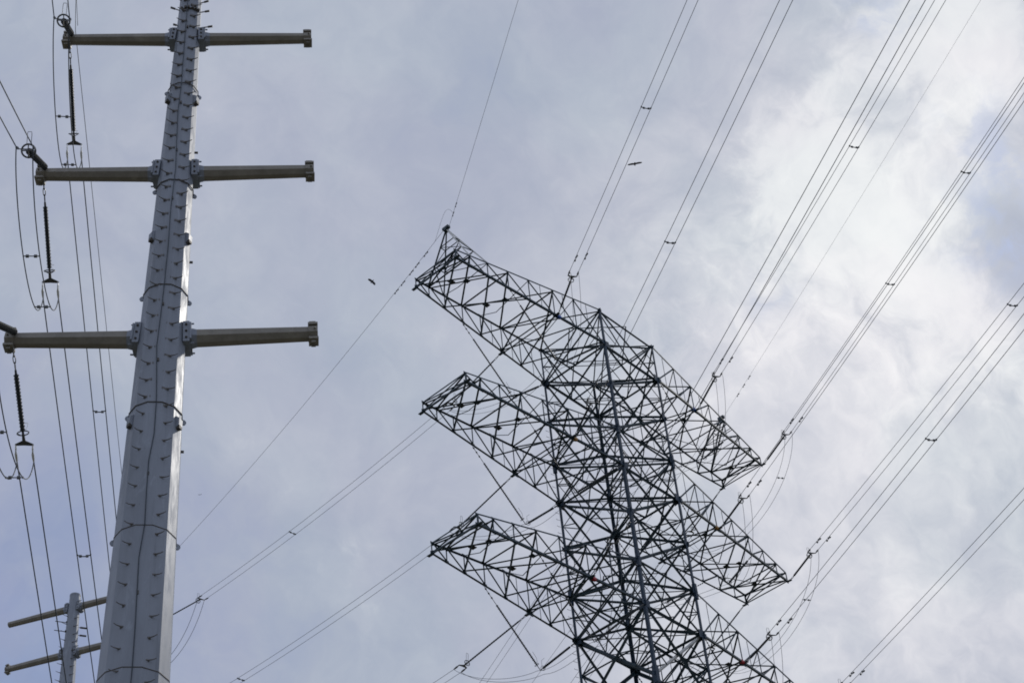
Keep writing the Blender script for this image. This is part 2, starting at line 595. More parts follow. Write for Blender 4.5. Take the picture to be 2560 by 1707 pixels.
# earth-wire peaks at the ends of the top arms
PEAK = {s: V((s * 11.81, 0, 64.61)) for s in (-1, 1)}
for s in (-1, 1):
    b = MB()
    tops = [node(s, 1, fn, 't', i) for fn, i in (('n', 1), ('n', 2), ('f', 2), ('f', 1))]
    pk = PEAK[s]
    for p in tops:
        o = V((0, p.y, 0))
        if s < 0 and p.y < 0:
            continue
        b.angle(pk, p, .075, o)
    for f0 in (.33, .66):
        rg = [pk.lerp(p, f0) for p in tops]
        for k in range(4):
            b.angle(rg[k], rg[(k + 1) % 4], .045)
    fr = [0.0, .33, .66, 1.0]
    for k in range(4):
        p, q = tops[k], tops[(k + 1) % 4]
        for j in range(1, 3):
            b.angle(pk.lerp(p if j % 2 else q, fr[j]), pk.lerp(q if j % 2 else p, fr[j + 1]), .04)
    b.box(pk + V((0, 0, .02)), (1, 0, 0), (0, 1, 0), (0, 0, 1), .2, .42, .16)
    b.box(pk + V((0, 0, -.14)), (1, 0, 0), (0, 1, 0), (0, 0, 1), .26, .16, .12)
    peak_o = b.build("earth_wire_peak", M_LAT, TOWER)
    if s < 0:
        for p in tops[:2]:  # near legs carry the sun's brightness in their colour
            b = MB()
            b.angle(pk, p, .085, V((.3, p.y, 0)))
            tag(b.build("peak_leg", M_SUNLIT, peak_o), "pale leg of the left peak, coloured as if sunlit")

# ------------------------------------------------------------------ wires and fittings
SPAN = 260.0


def para(p0, a, slope, length=SPAN, span=SPAN, n=60, p_pow=1.5):
    h = az(a)
    pts = []
    for i in range(n + 1):
        s_ = length * (i / n) ** p_pow
        pts.append(p0 + h * s_ + V((0, 0, -slope * s_ + slope * s_ * s_ / span)))
    return pts


def sagged(p0, p1, sag, n=30):
    return [p0.lerp(p1, i / n) - V((0, 0, 4 * sag * (i / n) * (1 - i / n))) for i in range(n + 1)]


def bez(p0, c0, c1, p1, n=22):
    r = []
    for i in range(n + 1):
        t = i / n
        u = 1 - t
        r.append(p0 * u ** 3 + c0 * 3 * u * u * t + c1 * 3 * u * t * t + p1 * t ** 3)
    return r


def wire(name, pts, r, material, label, cat, group):
    b = MB()
    b.tube(pts, r, 6)
    o = b.build(name, material, None, True)
    return tag(o, label, cat, group)


def spacer(p, q, label, group, r=.022, bow=.05, material=None):
    b = MB()
    d = (q - p)
    dn = V((0, 0, -1))
    b.tube([p, p.lerp(q, .25) + dn * bow, p.lerp(q, .5) + dn * bow * 1.3, p.lerp(q, .75) + dn * bow, q], [r, r * 1.1, r, r * 1.1, r], 6)
    for e in (p, q):
        b.torus(e, d, r * 1.6, r * .9, 8, 5)
    for t in (.25, .75):
        c = p.lerp(q, t) + dn * bow
        b.box(c, d, dn, d.cross(dn), .09, .075, .06)
    return tag(b.build("wire_spacer", material or M_FIT), label, "spacer", group)


def damper(p, d, label, group, sz=1.0):
    """stockbridge damper: clamp, messenger and two weights under the wire"""
    b = MB()
    d = d.normalized()
    dn = V((0, 0, -1))
    c = p + dn * .09 * sz
    b.box(p + dn * .04 * sz, d, dn, d.cross(dn), .05 * sz, .11 * sz, .05 * sz)
    b.tube([c - d * .2 * sz, c + dn * .01, c + d * .2 * sz], .009 * sz, 5)
    for k in (-1, 1):
        b.lathe(c + d * k * .12 * sz, c + d * k * .26 * sz, [(0, .018 * sz), (.02 * sz, .04 * sz), (.12 * sz, .046 * sz), (.14 * sz, .02 * sz)], 8)
    return tag(b.build("vibration_damper", M_FIT), label, "damper", group)


def sheds(b, a, e, core, shed, pitch, n=9):
    L = (e - a).length
    prof = [(0, core)]
    k = int(L / pitch)
    for i in range(k):
        s0 = (i + .2) * L / k
        q = shed if i % 2 == 0 else shed * .82
        prof += [(s0, core), (s0 + pitch * .22, q), (s0 + pitch * .42, q * .95), (s0 + pitch * .5, core)]
    prof.append((L, core))
    b.lathe(a, e, prof, n)


def string(A, Y, perp, label, group, chain=.45, shed=.062, pitch=.08, core=.034, ring=.15, yoke=.457, horn=True, ringr=.02, tail=.32, clampdrop=0.0, shiny=False):
    """dead-end insulator string from A to the yoke at Y; returns the two clamp points"""
    A, Y = V(A), V(Y)
    d = (Y - A).normalized()
    perp = V(perp).normalized()
    L = (Y - A).length
    t = thing("insulator_string", A, label, "insulator", group)
    b = MB()
    nlk = max(2, int(chain / .16))
    for i in range(nlk):
        c = A + d * (chain * (i + .5) / nlk)
        x = perp if i % 2 else perp.cross(d).normalized()
        lr = chain / nlk * .62
        pts = [c + d * lr * math.cos(q) + x * .035 * math.sin(q) for q in [2 * math.pi * k / 10 for k in range(10)]]
        b.tube(pts, .014, 5, True)
    b.build("link_chain", M_FIT, t)
    b = MB()
    S, E = A + d * chain, Y - d * tail
    b.lathe(S, S + d * .16, [(0, .03), (.12, .035), (.16, .025)], 8)
    sheds(b, S + d * .14, E - d * .1, core, shed, pitch)
    b.lathe(E - d * .12, E, [(0, .028), (.1, .035), (.12, .022)], 8)
    b.build("insulator_rod", M_RUB, t)
    if ring:
        b = MB()
        c = E - d * .02
        b.torus(c, d, ring, ringr)
        _, x, y = frame(d, perp)
        b.tube([c - x * ring, c + d * .1, c + x * ring], ringr * .7, 5)
        b.tube([c - y * ring, c + d * .1, c + y * ring], ringr * .7, 5)
        b.build("corona_ring", M_FIT, t)
    b = MB()
    h = yoke / 2
    nz = d.cross(perp)
    nk = Y - d * .13
    b.plate([E + perp * .035, E - perp * .035, nk - perp * .045, Y - perp * (h + .025) - d * .025, Y - perp * (h + .025) + d * .025, Y + d * .012, Y + perp * (h + .025) + d * .025, Y + perp * (h + .025) - d * .025, nk + perp * .045], nz, .022)
    b.build("yoke_plate", M_FIT, t)
    if horn:
        b = MB()
        c = E - d * .05
        upv = (V((0, 0, 1)) - d * d.z).normalized()
        b.tube([c + perp * .06 + upv * ring, c + perp * .06 + upv * (ring + .3) - d * .05, c + perp * .05 + upv * (ring + .36) - d * .05, c - perp * .05 + upv * (ring + .36) - d * .05, c - perp * .06 + upv * (ring + .3) - d * .05, c - perp * .06 + upv * ring], .009, 5)
        b.build("arcing_horn", M_SHINY if shiny else M_FIT, t)
    pts = []
    for k in (1, -1):
        p = Y + perp * h * k
        q = p + d * .12 - V((0, 0, clampdrop))
        b = MB()
        b.lathe(p, q, [(0, .022), ((q - p).length * .5, .03), ((q - p).length, .024)], 8)
        e = q + d * .30
        b.lathe(q, e, [(0, .028), (.06, .045), (.2, .04), (.30, .022)], 8)
        b.build("dead_end_clamp", M_SHINY if shiny else M_FIT, t)
        pts.append(e)
    return pts


def rod_insulator(A, J, label, group, chain=.7):
    """one arm of a V that holds a jumper"""
    A, J = V(A), V(J)
    d = (J - A).normalized()
    t = thing("jumper_insulator", A, label, "insulator", group)
    b = MB()
    b.tube([A, A + d * chain], .014, 6)
    for q in (.1, .35, .6):
        b.lathe(A + d * (q * chain - .05), A + d * (q * chain + .05), [(0, .02), (.03, .04), (.07, .04), (.1, .02)], 7)
    b.build("link_rod", M_FIT, t)
    b = MB()
    S, E = A + d * chain, J - d * .3
    sheds(b, S, E, .032, .062, .08, 8)
    b.build("insulator_rod", M_RUB, t)
    b = MB()
    b.tube([E, J], .018, 6)
    b.torus(E, d, .11, .013, 14, 5)
    _, x, y = frame(d)
    b.tube([E + x * .1, E + x * .32 - d * .2, E + x * .34 - d * .55], .008, 5)
    b.build("grading_ring", M_FIT, t)
    return t


NEAR_AZ = 213.6
FAR_AZ_L, FAR_AZ_R = 6.0, 22.0
#            yoke point            wire azimuth, slope
NEARS = {(-1, 1, 5): ((-7.767, -4.776, 60.235), 213.5, .15), (-1, 2, 5): ((-7.772, -4.827, 51.713), 214.0, .15),
         (-1, 3, 5): ((-7.729, -4.817, 43.603), 213.6, .13), (1, 1, 5): ((3.905, -4.927, 60.152), 213.5, .15),
         (1, 1, 0): ((10.715, -4.611, 59.906), 213.8, .15), (1, 2, 5): ((3.783, -5.049, 51.652), 213.5, .15),
         (1, 2, 0): ((10.818, -4.388, 51.809), 213.5, .15), (1, 3, 5): ((3.715, -5.066, 43.39), 213.4, .13),
         (1, 3, 0): ((10.75, -4.42, 43.58), 213.4, .13)}
FARS = {(-1, 1, 5): V((-5.422, 6.374, 60.098)), (-1, 2, 5): V((-5.367, 6.557, 51.851)), (-1, 3, 5): V((-5.283, 6.893, 43.831))}
PSTR = V((-4.209, 29.617, 59.883))   # outer end of the second pole's string


def where(s, l, i):
    return "%s %s arm" % (LVN[l], SDN[s])


def spot(s, i):
    if s < 0:
        return "middle of"
    return "middle of" if i == 5 else "tip of"


GW = "twin conductors on the near side of the pylon"
near_ends, far_ends = {}, {}
SPC = {(-1, 1, 5): [12.2], (-1, 2, 5): [12.0], (1, 1, 5): [18.6], (1, 1, 0): [14.1, 22.6], (1, 2, 0): [22.4], (1, 3, 5): [17.2]}
for (s, l, i), (Y, a, sl) in NEARS.items():
    Y = V(Y)
    A = node(s, l, 'n', 'b', i) + V((0, -.2, -.03))
    h = az(a)
    perp = V((h.y, -h.x, 0))      # to the right when looking along the wire
    ends = string(A, Y, perp, "dark insulator pulling toward the viewer at the %s the pylon's %s" % (spot(s, i), where(s, l, i)), "dead-end insulators of the pylon")
    near_ends[(s, l, i)] = ends
    ww = []
    for e, sd_ in zip(ends, ("left", "right")):
        pts = para(e, a, sl)
        ww.append(pts)
        wire("conductor", pts, .0125, M_CAB, "%s wire rising to upper right from %s the pylon's %s" % (sd_, spot(s, i), where(s, l, i)), "power line", GW)
        t_ = 1.6 if sd_ == "left" else 1.9
        p = e + (pts[3] - e).normalized() * (1.15 + (.25 if sd_ == "right" else 0))
        damper(p, pts[3] - e, "damper on the %s near wire at the %s the pylon's %s" % (sd_, spot(s, i), where(s, l, i)), "vibration dampers near the pylon")
    for n_, dist in enumerate(SPC.get((s, l, i), [])):
        pp = [e + h * dist + V((0, 0, -sl * dist + sl * dist * dist / SPAN)) for e in ends]
        spacer(pp[0], pp[1], "%s spacer bar on the near wires from the %s the pylon's %s" % ("higher" if n_ else "dark", spot(s, i), where(s, l, i)), "spacers between twin wires")

GF = "twin conductors on the far side of the pylon"
for l in (1, 2, 3):
    for s, i in ((-1, 5), (1, 5), (1, 0)):
        A = node(s, l, 'f', 'b', i) + V((0, .2, -.03))
        if s < 0:
            Y = FARS[(s, l, i)]
            a = FAR_AZ_L
        else:
            a = FAR_AZ_R
            Y = A + az(a) * 3.9 + V((0, 0, -.45))
        h = az(a)
        perp = V((h.y, -h.x, 0))
        ends = string(A, Y, perp, "insulator on the far side of the %s the pylon's %s" % (spot(s, i), where(s, l, i)), "dead-end insulators of the pylon", shed=.05)
        far_ends[(s, l, i)] = ends
        for e, sd_ in zip(ends, ("left", "right")):
            if s < 0:
                E = PSTR + V((0, 0, -7.6 * (l - 1)))
                k = 1 if sd_ == "left" else -1
                pts = sagged(e, E + V((h.y, -h.x, 0)) * .2285 * k, .35)
            else:
                pts = para(e, a, .11, 240)
            wire("conductor", pts, .011, M_CAB, "%s wire descending on the far side from %s the pylon's %s" % (sd_, spot(s, i), where(s, l, i)), "power line", GF)
        if s < 0 and l < 3:
            E = PSTR + V((0, 0, -7.6 * (l - 1)))
            f_ = {1: .60, 2: .80}[l]
            m_ = [sagged(e, E + perp * .2285 * k, .35, 100)[int(f_ * 100)] for e, k in zip(ends, (1, -1))]
            spacer(m_[0], m_[1], "small spacer bar on the pair left of the pylon, from the %s" % where(s, l, i), "spacers between twin wires", bow=.01)
        if s > 0 and l == 1 and i == 5:
            pp = [e + h * 21 + V((0, 0, -.11 * 21 + .11 * 441 / SPAN)) for e in ends]
            spacer(pp[0], pp[1], "faint spacer bar on the far pair under the bottom left arm", "spacers between twin wires")

# jumpers with their V insulators
GJ = "jumper cables looping under the pylon arms"
GV = "V-shaped jumper insulators on the pylon"
for l in (1, 2, 3):
    for s in (-1, 1):
        zb = LV['%db' % l]
        JN = V((s * (6.12 if s < 0 else 5.75), -1.93, zb - 3.62))
        JF = V((s * (5.35 if s < 0 else 5.45), 1.98, zb - 2.9))
        for J, fn, nm in ((JN, 'n', "near"), (JF, 'f', "far")):
            if (s, l) != (1, 3):
                rod_insulator(node(s, l, fn, 'b', 3) + V((0, 0, -.08)), J, "long slanting insulator under the %s side of the pylon's %s" % (nm, where(s, l, 3)), GV, 1.0)
            rod_insulator(corner(('N' if fn == 'n' else 'F') + ('L' if s < 0 else 'R'), zb) + V((s * .15, 0, -.15)), J, "insulator from the pylon leg under the %s side of the %s" % (nm, where(s, l, 3)), GV, .6)
        ne, fe = near_ends[(s, l, 5)], far_ends[(s, l, 5)]
        for k, sd_ in ((0, "left"), (1, "right")):
            o_ = V((.2285 * (-1 if k == 0 else 1), 0, -.12))
            p0, p3 = ne[k], fe[1 - k]
            a_, b_ = JN + o_, JF + o_
            pts = bez(p0, p0 + V((0, .1, -2.0)), a_ + V((0, -1.6, -.6)), a_, 16)
            pts += bez(a_, a_ + V((0, 1.1, .2)), b_ + V((0, -1.1, -.5)), b_, 10)[1:]
            pts += bez(b_, b_ + V((0, 1.4, .1)), p3 + V((0, -1.2, -1.3)), p3, 16)[1:]
            wire("jumper_cable", pts, .0105, M_CAB, "%s jumper held by slanting insulators under the pylon's %s" % (sd_, where(s, l, 5)), "jumper cable", GJ)
    # outer right circuit: free loops
    ne, fe = near_ends[(1, l, 0)], far_ends[(1, l, 0)]
    loops = []
    for k, sd_ in ((0, "left"), (1, "right")):
        p0, p3 = ne[k], fe[1 - k]
        pts = bez(p0, p0 + V((.3, .6, -4.2)), p3 + V((.3, -.6, -4.2)), p3, 40)
        loops.append(pts)
        wire("jumper_cable", pts, .0105, M_CAB, "%s jumper hanging free below the tip of the pylon's %s" % (sd_, where(1, l, 0)), "jumper cable", GJ)
    spacer(loops[0][9], loops[1][9], "thin spacer on the jumper loop below the tip of the %s" % where(1, l, 0), "spacers between twin wires", r=.015, bow=0)

# earth wires
GE = "thin earth wires at the pylon peaks"
for s, a, sl in ((-1, 213.9, .13), (1, 213.0, .13)):
    p0 = PEAK[s] + V((0, -.25, .05))
    pts = para(p0, a, sl)
    wire("earth_wire", pts, .0085 if s < 0 else .0055, M_CAB, "single thin wire rising from the peak on the top %s arm" % SDN[s], "power line", GE)
    d = (pts[5] - p0).normalized()
    for n_, q in enumerate((1.0, 1.75) if s < 0 else (2.4, 3.4, 4.3)):
        damper(p0 + d * q, d, "%s damper up the earth wire from the peak of the top %s arm" % (("first", "second", "third")[n_], SDN[s]), "dampers on the earth wires", .7)
p0 = PEAK[-1] + V((0, .25, -.02))
pe = V((-3.66, 37.4, 64.77))
pts = sagged(p0, pe, .8, 40)
wire("earth_wire", pts, .0095, M_CAB, "single thin wire falling to the lower left from the left peak", "power line", GE)
for n_, q in enumerate((.045, .068, .084, .107, .125)):
    k = q * 40
    p = pts[int(k)].lerp(pts[int(k) + 1], k - int(k))
    damper(p, pts[3] - pts[1], "%s of five small weights below the left peak, counted from the peak" % ("first", "second", "third", "fourth", "fifth")[n_], "dampers on the earth wires", .8)
q0 = PEAK[-1] + V((0, -.25, .05)) + az(213.9) * 1.0 - V((0, 0, .13))
q1 = pts[0].lerp(pts[1], .85)
wire("bonding_loop", bez(q0, q0 + V((-.75, -.15, .25)), q1 + V((-.35, -1.0, .75)), q1), .007, M_CAB, "thin slack wire looping round the left peak of the pylon", "jumper cable", GJ)
p0 = PEAK[1] + V((0, .25, -.02))
wire("earth_wire", para(p0, 22, .10, 240), .011, M_CAB, "single thin wire leaving the right peak on its far side", "power line", GE)


# ------------------------------------------------------------------ tubular steel poles
def pole(base, T, rad, z0, z1, armaz, arms, label, face_off, facing, detail, name="steel_pole"):
    """tapered twelve-sided pole; arms = list of (z, len_left, len_right, tips, radius)"""
    base = V(base)
    T = V(T)
    t = thing(name, (base.x, base.y, 0), label, "utility pole", "tubular steel poles")
    R2 = V((base.x, base.y, 0))

    def axp(z):
        return R2 + T * z

    def rdir(th):
        return az(facing - th)      # th counted to the right as seen by the viewer

    b = MB()
    zl = [z0 + (z1 - z0) * k / 12 for k in range(13)]
    joints = detail.get('joints', [])
    zl = sorted(zl + [j for j in joints] + [j - .02 for j in joints])
    rings = []
    for z in zl:
        r = rad(z) + sum(.012 for j in joints if z < j - .01)
        r /= math.cos(math.pi / 12)
        rings.append([axp(z) + rdir(face_off + 15 + 30 * k) * r for k in range(12)])
    b.ring_solid(rings)
    sh = b.build("shaft", M_POLE, t)
    if detail.get('cap'):
        b = MB()
        n = 16
        b.ring_solid([[axp(z1 + dz) + rdir(360 * k / n) * rad(z1) * q for k in range(n)] for dz, q in ((-.1, 1.05), (.04, 1.06), (.10, .8), (.12, .3))])
        b.build("cap", M_POLE, t)
    # arms
    for (z, ll, lr, tips, ar, upw, bend) in arms:
        for s, ln in ((-1, ll), (1, lr)):
            if not ln:
                continue
            yw = math.radians(armaz) + s * bend
            d = V((s * math.cos(yw), -s * math.sin(yw), upw)).normalized()
            side = d.cross(V((0, 0, 1))).normalized()
            upv = side.cross(d).normalized()
            c0 = axp(z)
            rp = rad(z)
            a0, a1 = c0 + d * (rp + .16), c0 + d * (ln + .13)
            b = MB()
            prof = [(math.cos(math.radians(22.5 + 45 * k)), math.sin(math.radians(22.5 + 45 * k))) for k in range(8)]
            k8 = 1 / math.cos(math.radians(22.5))
            r0, r1 = ar * 1.12 * k8, ar * .92 * k8
            b.ring_solid([[p + side * u * r + upv * w_ * r for u, w_ in prof] for p, r in ((a0, r0), (a1, r1))])
            arm = b.build("cross_arm", M_ARM, t)
            # mounting bracket at the pole: base plate, two side plates, flare
            b = MB()
            c = c0 + d * (rp + .07)
            kk = ar / .185
            b.box(c0 + d * (rp + .06), side, upv, d, .54 * kk, .62 * kk, .18)
            b.box(c0 + d * (rp + .175), side, upv, d, .60 * kk, .50 * kk, .05)
            b.ring_solid([[p + side * u * r + upv * w_ * r for u, w_ in prof] for p, r in ((c0 + d * (rp + .09), ar * 1.42), (c0 + d * (rp + .17), ar * 1.42), (c0 + d * (rp + .34), ar * 1.20))])
            for k in (-1, 1):
                for q in (-.30, .30):
                    p2 = c0 + d * (rp + .22) + side * k * ar * .95 + upv * q * kk
                    b.lathe(p2 - d * .1, p2 + d * .05, [(0, .026), (.13, .026), (.15, .018)], 6)
            b.build("mounting_bracket", M_POLE, arm)
            fs = side if side.dot(V((CAM.x, CAM.y, c0.z)) - c0) > 0 else -side
            for q in (-.2, 0, .2):
                b = MB()
                p = c0 + d * (rp + .06) + fs * .27 * kk + upv * q * kk
                b.lathe(p, p + fs * .045, [(0, .036), (.025, .036), (.045, .022)], 6)
                b.build("bolt_head", M_DARK, arm)
            if s in tips:
                b = MB()
                cc = a1 + d * .0
                b.ring_solid([[p + side * u * r + upv * w_ * r for u, w_ in prof] for p, r in ((cc - d * .16, ar * 1.10), (cc + d * .10, ar * 1.10))])
                b.box(cc - d * .02 + upv * (ar + .05), d, side, upv, .27, .34, .07)
                b.box(cc - d * .02 - upv * (ar + .05), d, side, upv, .27, .34, .07)
                for k in (-1, 1):
                    b.box(cc - d * .03 + side * k * .12 + upv * (ar + .10), d, upv, side, .18, .10, .02)
                    b.box(cc - d * .03 + side * k * .10 - upv * (ar + .11), d, upv, side, .12, .12, .02)
                    b.lathe(cc + d * .02 + side * k * (ar * 1.05), cc + d * .02 + side * k * (ar * 1.05 + .05), [(0, .03), (.03, .03), (.05, .02)], 6)
                b.build("end_bracket", M_ARM, arm)
    return t, axp, rdir


def rad1(z):
    if z > 28.7:
        return .667 + (48.56 - 1.65 - (z - 1.65) - 0) * 0 + (.350 - .667) * (z - 28.7) / (48.56 - 28.7)
    return .667 + (28.7 - z) * .0165


B1 = (-36.853, -12.231, 0)
T1 = V((-.00359, .00434, 1.0))
B1z = V((B1[0] + .00359 * 1.65, B1[1] - .00434 * 1.65, 0))
ARMS1 = [(46.335, 3.842, 3.826, (-1, 1), .185, .0564, -.036), (39.657, 3.963, 3.91, (-1, 1), .205, .0564, -.036), (32.829, 4.04, 4.0175, (-1, 1), .222, .0564, -.036),
         (53.2, 3.0, 0, (-1,), .17, .0564, 0)]
P1, ax1, rd1 = pole(B1z, T1, rad1, 0, 53.8, math.degrees(.7594), ARMS1,
                    "large pale grey steel pole in front, with step bolts and three pairs of arms", -5, 214.34,
                    dict(joints=[42.99, 36.65, 29.65, 15.0], cap=True))
# step bolts: two staggered columns that stick out sideways
BZ = []
z = 20.1
while z < 49:
    BZ.append(z)
    z += .595


def bolt_mesh(th, dirth, name):
    b = MB()
    o = rd1(dirth)
    upz = V((0, 0, 1))
    b.tube([V((0, 0, 0)), o * .05, o * .11 + upz * .0, o * .20 + upz * .012, o * .27 + upz * .045], [.038, .03, .02, .014, .011], 6)
    b.box(rd1(th) * .012 - upz * .012, rd1(th), upz, rd1(th + 90), .05, .07, .19)
    return b


for th, dth, dz in ((-24, -76, 0.0), (15, 72, -.29)):
    first = None
    for z in BZ:
        if first is None:
            first = bolt_mesh(th, dth, "step_bolt").build("step_bolt", M_BOLT, P1, local=True)
            o_ = first
        else:
            o_ = first.copy()
            COL.objects.link(o_)
            o_.parent = P1
        zz = z + dz
        o_.location = ax1(zz) + rd1(th) * (rad1(zz) + .005) - P1.location
        o_.rotation_euler = (random.uniform(-.06, .06), random.uniform(-.06, .06), random.uniform(-.12, .12))
# climbing-safety cable down the front
b = MB()
CP = [(50.5, -14), (48.3, -17), (46.6, -14), (45, -12), (43.4, -10), (42, -13), (40.5, -8), (39.3, -4), (37.5, -8), (36, -6), (34.4, -7), (33.2, -9), (32, -12), (30.9, -6), (30, -2), (28.9, -1), (28, -7), (27, -6), (26, -4), (25, -9), (24, -7), (23, -5), (21.9, -4), (19, -5), (14, -4)]
b.tube([ax1(z) + rd1(th) * (rad1(z) / math.cos(math.radians(8)) + .05) for z, th in CP], .013, 6)
b.build("safety_cable", M_CABD, P1)
for z in (43.5, 38.83, 34.38, 30.0, 25.99, 21.96):
    b = MB()
    pts = []
    for k, th in enumerate((-100, -80, -50, -20, 10, 40, 70, 100)):
        r = rad1(z) / math.cos(math.radians(15)) + .035
        pts.append(ax1(z) + rd1(th) * r)
    b.tube(pts, .017, 6)
    hoop = b.build("hoop_band", M_DARK, P1)
    for th in (-97, 97):
        b = MB()
        c = ax1(z) + rd1(th) * (rad1(z) + .07)
        f = rd1(th / 97 * 20)
        b.lathe(c - f * .02, c + f * .02, [(0, .085), (.04, .085)], 14)
        b.build("end_disc", M_POLE, hoop)
for z in (42.85, 36.5, 29.5):
    for th in (-62, 55):
        b = MB()
        o = rd1(th)
        tn = rd1(th + 90)
        c = ax1(z) + o * rad1(z)
        b.plate([c + V((0, 0, .28)), c + o * .13 + V((0, 0, .16)), c + o * .13 - V((0, 0, .06)), c - V((0, 0, .16))], tn, .17)
        lug = b.build("lifting_lug", M_POLE, P1)
        b = MB()
        b.box(c + o * .075 - V((0, 0, .115)), o, tn, V((0, 0, 1)), .13, .13, .09)
        b.build("lug_bolt", M_DARK, lug)
for z, th, ln in ((47.75, -75, .26), (47.75, 70, .26), (46.9, 72, .38), (46.95, -80, .12), (40.7, 86, .10), (35.9, 86, .10), (28.9, 86, .10), (48.2, 62, .25), (48.25, -66, .25)):
    b = MB()
    o = rd1(th)
    c = ax1(z) + o * rad1(z)
    b.tube([c, c + o * ln], .018, 6)
    b.box(c + o * (ln - .03), o, rd1(th + 90), V((0, 0, 1)), min(.16, ln), .045, .06)
    b.build("ladder_clip", M_DARK, P1)
for z in (47.55, 48.35):
    b = MB()
    r = rad1(z) / math.cos(math.radians(15)) + .02
    b.tube([ax1(z) + rd1(th) * r for th in (-45, -30, -15, 0, 15, 30, 45)], .03, 6)
    for th in (-40, -22, -8, 10, 25, 38):
        b.box(ax1(z) + rd1(th) * (r + .03) + V((0, 0, .02)), rd1(th), rd1(th + 90), V((0, 0, 1)), .09, .06, .09)
    b.build("bolted_collar", M_DARK, P1)
for z in (50, 46.5, 42.5, 40.2, 38, 33.6, 31.5, 27.6, 24, 21):
    o = rd1(-6)
    b = MB()
    b.box(ax1(z) + o * (rad1(z) + .03), rd1(84), V((0, 0, 1)), o, .05, .10, .06)
    b.build("cable_clip", M_DARK, P1)


def armtip1(i, s=-1, up_=0.0):
    z, ll, lr, _, ar, upw, bend = ARMS1[i]
    yw = .7594 + s * bend
    return ax1(z) + V((s * math.cos(yw), -s * math.sin(yw), upw)) * (ll if s < 0 else lr) + V((0, 0, up_))


# strings and conductors on the left arms of the big pole
REARS = {0: (V((-37.982, -7.479, 44.193)), 41.0, .16), 1: (V((-37.995, -7.372, 37.841)), 42.0, .20), 2: (V((-37.999, -7.376, 31.447)), 40.5, .08)}
FRONTS = {0: (V((-41.362, -11.729, 43.709)), 217., .28), 1: (V((-41.754, -11.764, 37.33)), 222., .56), 2: (V((-41.938, -11.78, 30.662)), 222., .56)}
GP = "conductors on the left arms of the big pole"
for i in (0, 1, 2):
    nm = ("top", "middle", "bottom")[i]
    A = armtip1(i, -1, -.32)
    Y, a, sl = REARS[i]
    h = az(a)
    perp = V((h.y, -h.x, 0))
    ends = string(A, Y, perp, "black ribbed insulator hanging away behind the %s left arm of the big pole" % nm, "insulators on the big steel pole", chain=.62, shed=.080, pitch=.05, core=.060, ring=.16, ringr=.018, tail=.34, clampdrop=.12, shiny=True)
    for e, sd_ in zip(ends, ("left", "right")):
        pts = para(e, a, sl, 200, 220, 60)
        b = wire("conductor", pts, .019, M_CABD, "%s dark wire running down behind the %s left arm of the big pole" % (sd_, nm), "power line", GP)
    if i < 2:
        dist = {0: 10.9, 1: 10.6}[i]
        pp = [e + h * dist + V((0, 0, -sl * dist + sl * dist * dist / 220)) for e in ends]
        spacer(pp[0], pp[1], "dark spacer bar on the wires behind the %s left arm of the big pole" % nm, "spacers between twin wires")
    A2 = armtip1(i, -1, .30)
    Y2, a2, sl2 = FRONTS[i]
    h2 = az(a2)
    perp2 = V((h2.y, -h2.x, 0))
    ends2 = string(A2, Y2, perp2, "black stubby-looking insulator with a ring, facing the viewer at the %s left arm" % nm, "insulators on the big steel pole", chain=.2, shed=.105, pitch=.06, core=.07, ring=.19, ringr=.026, tail=.36)
    for e, sd_ in zip(ends2, ("left", "right")):
        pts = para(e, a2, sl2, 60, 300, 40)
        wire("conductor", pts, .017, M_CABD, "%s dark wire leading up over the viewer from the %s left arm" % (sd_, nm), "power line", GP)
    jl = []
    for k, sd_ in ((0, "left"), (1, "right")):
        p0, p3 = ends2[k], ends[1 - k]
        hr = (V((p3.x, p3.y, 0)) - V((p0.x, p0.y, 0))).normalized()
        pts = bez(p0, p0 + V((0, 0, -1.6)) + hr * .9, p3 + V((0, 0, -2.3)) - hr * .2, p3 + V((0, 0, -.03)), 36)
        jl.append(pts)
        wire("jumper_cable", pts, .017, M_CABD, "%s dark jumper draped past the %s left arm of the big pole" % (sd_, nm), "jumper cable", "jumper cables on the big pole")
    for n_, q in enumerate((16, 27)):
        spacer(jl[0][q], jl[1][q], "%s bar holding the jumpers of the %s left arm apart" % (("upper", "lower")[n_], nm), "spacers between twin wires", r=.016, bow=0)

# earth wire of the big pole
top = ax1(53.2) + (armtip1(3, -1) - ax1(53.2))
pts = [top, V((-40.15, -9.06, 51.6)), V((-39.879, -9.318, 48.586)), V((-39.665, -9.521, 46.6))]
e0 = V((-39.665, -9.521, 46.588))
pts = bez(top, V((-40.1, -9.2, 51.2)), V((-39.95, -9.5, 49.0)), e0 + V((-.02, .05, .3)), 16) + para(e0, 40.5, .04, 200, 220, 50)
wire("earth_wire", pts, .011, M_CABD, "thin pale wire passing just right of the top left arm tip of the big pole", "power line", GP)
wire("bonding_loop", bez(top + V((-.1, .1, -.2)), V((-40.4, -9.3, 51.0)), V((-39.9, -9.6, 48.5)), e0 + V((0, 0, .55)), 18), .009, M_CABD, "slack tail beside the thin wire above the top left arm of the big pole", "jumper cable", "jumper cables on the big pole")


# ------------------------------------------------------------------ second pole
def rad2(z):
    return .351 + (65.72 - z) * .0195 if z > 58 else .5 + (58 - z) * .012


T2 = V((-.01814, .01118, 1.0))
B2 = V((-5.611, 41.694, 64.569)) - T2 * 64.569
ARMS2 = [(64.763, 4.76, 4.6, (), .205, .0, 0), (61.229, 4.45, 4.1, (-1, 1), .205, 0, 0), (53.6, 4.6, 4.6, (-1, 1), .22, 0, 0), (46.0, 4.7, 4.7, (-1, 1), .23, 0, 0)]
